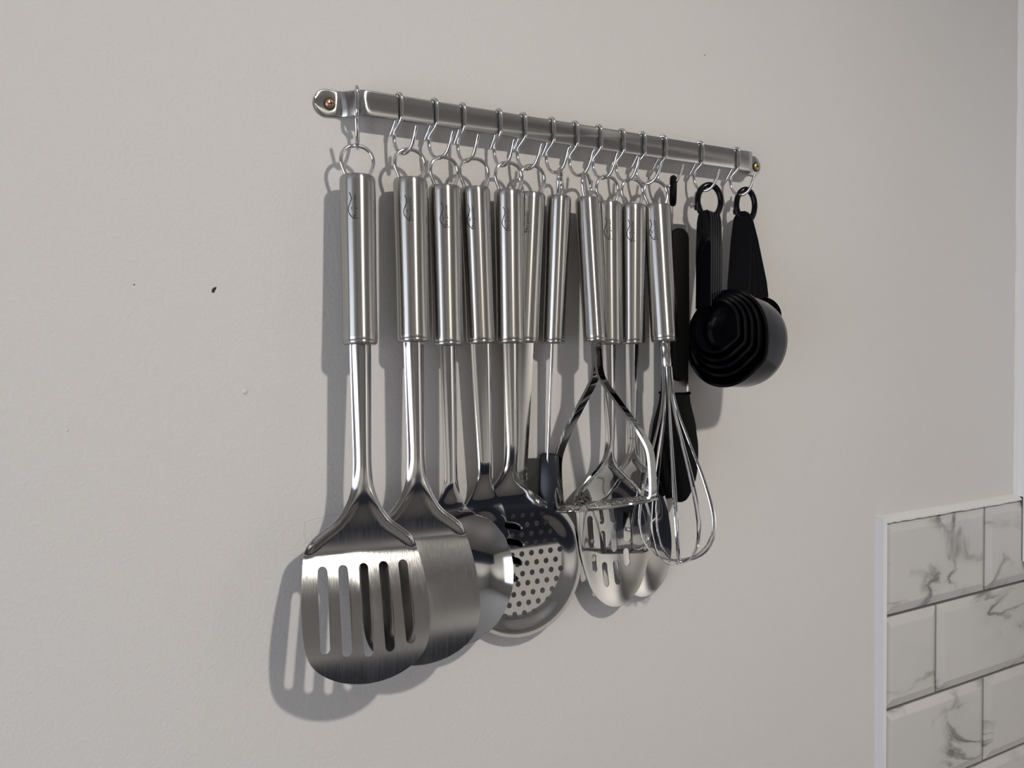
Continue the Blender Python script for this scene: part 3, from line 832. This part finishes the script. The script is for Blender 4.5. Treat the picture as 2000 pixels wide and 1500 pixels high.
# ------------------------------------------------------------------ tongs
def make_tongs():
    u = utensil('tongs', (1315, 345, 19), (1306, 950, 14), 8, 'black and steel kitchen tongs hanging by a pull loop behind the whisk', 'tongs')
    # pull loop, seen edge on: flat ring in the local y-z plane
    yl = math.radians(33); C = [(8.0 * math.cos(t) * math.sin(yl), 8.0 * math.cos(t) * math.cos(yl), -12 + 10.5 * math.sin(t) * (1.0)) for t in np.linspace(0, 2 * math.pi, 28, endpoint=False)]
    MB().tube(C, 2.9, 10, closed=True).build('pull_loop', M['black_matt'], u)
    MB().tube([(0, 0, -23), (-1, 0, -46)], 0.8, 8).build('pull_rod', M['chrome'], u)
    for nm, w0, sl, dx in (('front', 1.5, 0.034, 5.0), ('back', -2.5, -0.030, 5.0)):
        prof = [(10.2, -40), (10.2, -70), (10.0, -130), (9.6, -197), (8.5, -217)]
        out = [(h + dx, z) for h, z in prof] + [(-h + dx, z) for h, z in prof][::-1]
        wv = lambda x, z, w0=w0, sl=sl, dx=dx: w0 + sl * (-40 - z) - 0.035 * np.maximum(np.abs(x - dx) - 7.0, 0) ** 2
        o = sheet(out, [], wv, 0.9, 3.0, u, [('arm', M['stem'], -900, 900)])[0]
        if nm == 'front':
            gp = []
            for k in range(13): a = math.pi * k / 12; gp.append((dx + 9.2 * math.cos(a), -52.5 + 9.2 * math.sin(a)))
            gp += [(dx - 9.3, -100), (dx - 8.8, -150)]
            for k in range(13): a = math.pi + math.pi * k / 12; gp.append((dx + 7.6 * math.cos(a), -166 + 8 * math.sin(a)))
            gp += [(dx + 8.8, -150), (dx + 9.3, -100)]
            g = slab(o, 'grip', gp, w0 - 1, w0 + 3.2, M['black_matt'], 1.2)
            for v in g.data.vertices: v.co.y -= sl * (-40 - v.co.z / MM) * MM
        hd = [(dx - 9.6, -183.5), (dx - 9.0, -184), (dx + 9.0, -184), (dx + 9.6, -183.5), (dx + 11.2, -194), (dx + 15.6, -209), (dx + 17.2, -220), (dx + 18.6, -229), (dx + 18.4, -243), (dx + 16.6, -256), (dx + 11.8, -268), (dx + 4.8, -276.5), (dx - 4.8, -276.5), (dx - 11.8, -268), (dx - 16.6, -256), (dx - 18.4, -243), (dx - 18.6, -229), (dx - 17.2, -220), (dx - 15.6, -209), (dx - 11.2, -194)]
        hm = slab(o, 'gripping_pad', catmull(hd, 4, True), w0 - 2.4, w0 + 2.4, M['black_matt'], 1.4)
        for v in hm.data.vertices: v.co.y -= sl * (-40 - v.co.z / MM) * MM
make_tongs()

# ------------------------------------------------------------------ measuring cups and spoons
def frame_obj(name, origin, ax, upv):
    ax = np.array(ax, float); ax /= np.linalg.norm(ax)
    upv = np.array(upv, float); upv -= ax * (upv @ ax); upv /= np.linalg.norm(upv)
    mm = np.cross(upv, ax)
    o = bpy.data.objects.new(name, None); COL.objects.link(o); o.empty_display_size = 0.02
    M4 = Matrix.Identity(4)
    for i in range(3):
        M4[i][0] = ax[i]; M4[i][1] = mm[i]; M4[i][2] = upv[i]; M4[i][3] = origin[i] * MM
    o.matrix_world = M4
    return o

def ring_thing(name, c, rx, rz, tube_r, yaw, label, gap=False):
    o = bpy.data.objects.new(name, None); COL.objects.link(o); o.location = (c[0] * MM, -c[1] * MM, c[2] * MM); o.rotation_euler = (0, 0, math.radians(yaw))
    tag(o, label, 'ring')
    MB().tube([(rx * math.cos(t), 0, rz * math.sin(t)) for t in np.linspace(0, 2 * math.pi, 40, endpoint=False)], tube_r, 10, closed=True).build('loop', M['black'], o)
    MB().tube([(-rx - 0.1, 0, -rz * 0.25), (-rx + 0.5, 0, -rz * 0.55)], tube_r + 0.7, 10).build('clasp', M['black'], o)
    return o

ring_thing('key_ring', (624.5, 20, 131.5), 11.0, 14.2, 2.6, -20, 'black plastic ring threaded through the measuring cup handles')
ring_thing('key_ring', (671.5, 19, 131.5), 9.0, 14.5, 2.6, -20, 'black plastic ring threaded through the measuring spoon handles, furthest right')

AX = np.array([0.986, 0.12, -0.125])     # cup axis, from the opening to the base
UPV = np.array([0.12, 0.15, 0.98])
SIZES = [(41.0, 37.0), (35.5, 31.0), (31.0, 26.0), (27.0, 22.0), (22.5, 18.0)]
NMC = ['largest black plastic measuring cup, outermost of the nested stack, its side facing right',
       'second largest black measuring cup, nested directly inside the largest one',
       'middle sized black measuring cup, third rim of the nested stack counting from outside',
       'second smallest black measuring cup, around the smallest in the nested stack',
       'smallest black measuring cup, innermost of the nest, its handle face foremost']
top = np.array([611.0, -25.0, 117.0])
for i, (R, dep) in enumerate(SIZES):
    o = frame_obj('measuring_cup', top + AX * (3.3 * (4 - i)), AX, UPV)
    tag(o, NMC[i], 'measuring cup', 'nested black measuring cups')
    zc = -66.5 - R - 2.4 * i          # rim top sits below the handle
    prof = [(R + 0.9, -1.2), (R + 0.9, 0.4), (R, 0.9), (R * 0.985, dep * 0.3), (R * 0.95, dep * 0.75), (R * 0.91, dep - 3), (R * 0.86, dep - 0.6), (R * 0.8, dep),
            ]
    inn = [(R * 0.8 - 1, dep - 1.5), (R * 0.88, dep - 3.5), (R * 0.93, dep * 0.72), (R - 1.7, dep * 0.3), (R - 1.4, -1.2)]
    V = []; F = []; seg = 56
    full_p = prof + inn
    for (r, x) in full_p:
        for k in range(seg):
            a = 2 * math.pi * k / seg
            # a small pouring lip on the room side, fading out towards the base
            sp = 2.8 * math.exp(-((a - math.radians(330) + math.pi) % (2 * math.pi) - math.pi) ** 2 / 0.05) * max(0, 1 - max(x, 0) / (dep * 0.7))
            rr = r + sp
            V.append((x, -rr * math.cos(a) - 11.0, zc + rr * math.sin(a)))
    n = len(full_p)
    for a_ in range(n):
        b_ = (a_ + 1) % n
        if a_ == len(prof) - 1: continue
        for k in range(seg):
            l = (k + 1) % seg; F.append((a_ * seg + k, a_ * seg + l, b_ * seg + l, b_ * seg + k))
    F.append(tuple(reversed([(len(prof) - 1) * seg + k for k in range(seg)]))); F.append(tuple(len(prof) * seg + k for k in range(seg)))
    obj_from('bowl', V, F, M['black'], o, None, True, 45)
    hp = [(8.2, -64), (8.5, -30), (7.6, -4), (6.2, 3), (3.4, 5.6), (-3.4, 5.6), (-6.2, 3), (-7.6, -4), (-8.5, -30), (-8.2, -64), (-8.4, -71.5 - 2.4 * i), (8.4, -71.5 - 2.4 * i)]
    V = []; F = []; n = len(hp)
    for x, d in ((-1.3, 0.6), (-0.8, 0), (0.8, 0), (1.3, 0.6)):
        for (y, z) in hp: V.append((x + 0.06 * (z + 50), y * (1 - d * 0.08), z - (d if z > 0 else 0)))
    for k in range(3):
        for q in range(n):
            l = (q + 1) % n; F.append((k * n + q, k * n + l, (k + 1) * n + l, (k + 1) * n + q))
    F.append(tuple(reversed(range(n)))); F.append(tuple(3 * n + q for q in range(n)))
    F = [f[::-1] for f in F]
    obj_from('handle', V, F, M['black'], o, None, True, 30)

NMS = ['largest black measuring spoon, outermost to the right of the fan, bowl peeking past the cups',
       'black measuring spoon second from the right in the fanned set',
       'black measuring spoon in the middle of the fanned set',
       'leftmost black measuring spoon, broad handle face foremost in the fan']
for i, (px, R, ly) in enumerate(((1481, 17.5, 0.0), (1468, 16.0, 2.4), (1454, 13.0, 4.8), (1440, 10.5, 7.2))):
    e0 = 13.5 + ly * 0.8; topp = at(1452 - i * 0.5, 428, e0); bot = at(px, 600, e0 + 2)
    nrm = np.array([0.72, 0.69, 0.0]) if i else np.array([0.62, 0.78, 0])
    o = frame_obj('measuring_spoon', topp, nrm, topp - bot)
    tag(o, NMS[i], 'measuring spoon', 'black measuring spoons on the right ring')
    hp = [(9.0, -74), (10.0, -60), (9.4, -20), (8.2, 0), (5.6, 5), (2.4, 7), (-2.4, 7), (-5.6, 5), (-8.2, 0), (-9.4, -20), (-10.0, -60), (-9.0, -74)]
    V = []; F = []; n = len(hp)
    for x, d in ((-1.0, 0.05), (-0.6, 0), (0.6, 0), (1.0, 0.05)):
        for (y, z) in hp: V.append((x, y * (1 - d), z))
    for k in range(3):
        for q in range(n):
            l = (q + 1) % n; F.append((k * n + q, k * n + l, (k + 1) * n + l, (k + 1) * n + q))
    F.append(tuple(reversed(range(n)))); F.append(tuple(3 * n + q for q in range(n)))
    F = [f[::-1] for f in F]
    obj_from('handle', V, F, M['black'], o, None, True, 30)
    mb = MB(); V = []; F = []; seg = 32; rings = []
    for t in np.linspace(0, 1, 7): rings.append((R * math.cos(t * math.pi / 2 * 0.97), R * 0.62 * math.sin(t * math.pi / 2)))
    for t in np.linspace(1, 0, 7): rings.append(((R - 1.2) * math.cos(t * math.pi / 2 * 0.97), R * 0.62 * math.sin(t * math.pi / 2) - 1.2 * t))
    for r, x in rings:
        for k in range(seg): a = 2 * math.pi * k / seg; V.append((x - 0.8, -r * math.cos(a), -74 - R * 0.9 + r * math.sin(a)))
    for q in range(len(rings) - 1):
        for k in range(seg):
            l = (k + 1) % seg; F.append((q * seg + k, q * seg + l, (q + 1) * seg + l, (q + 1) * seg + k))
    obj_from('bowl', V, F, M['black'], o, None, True, 50)
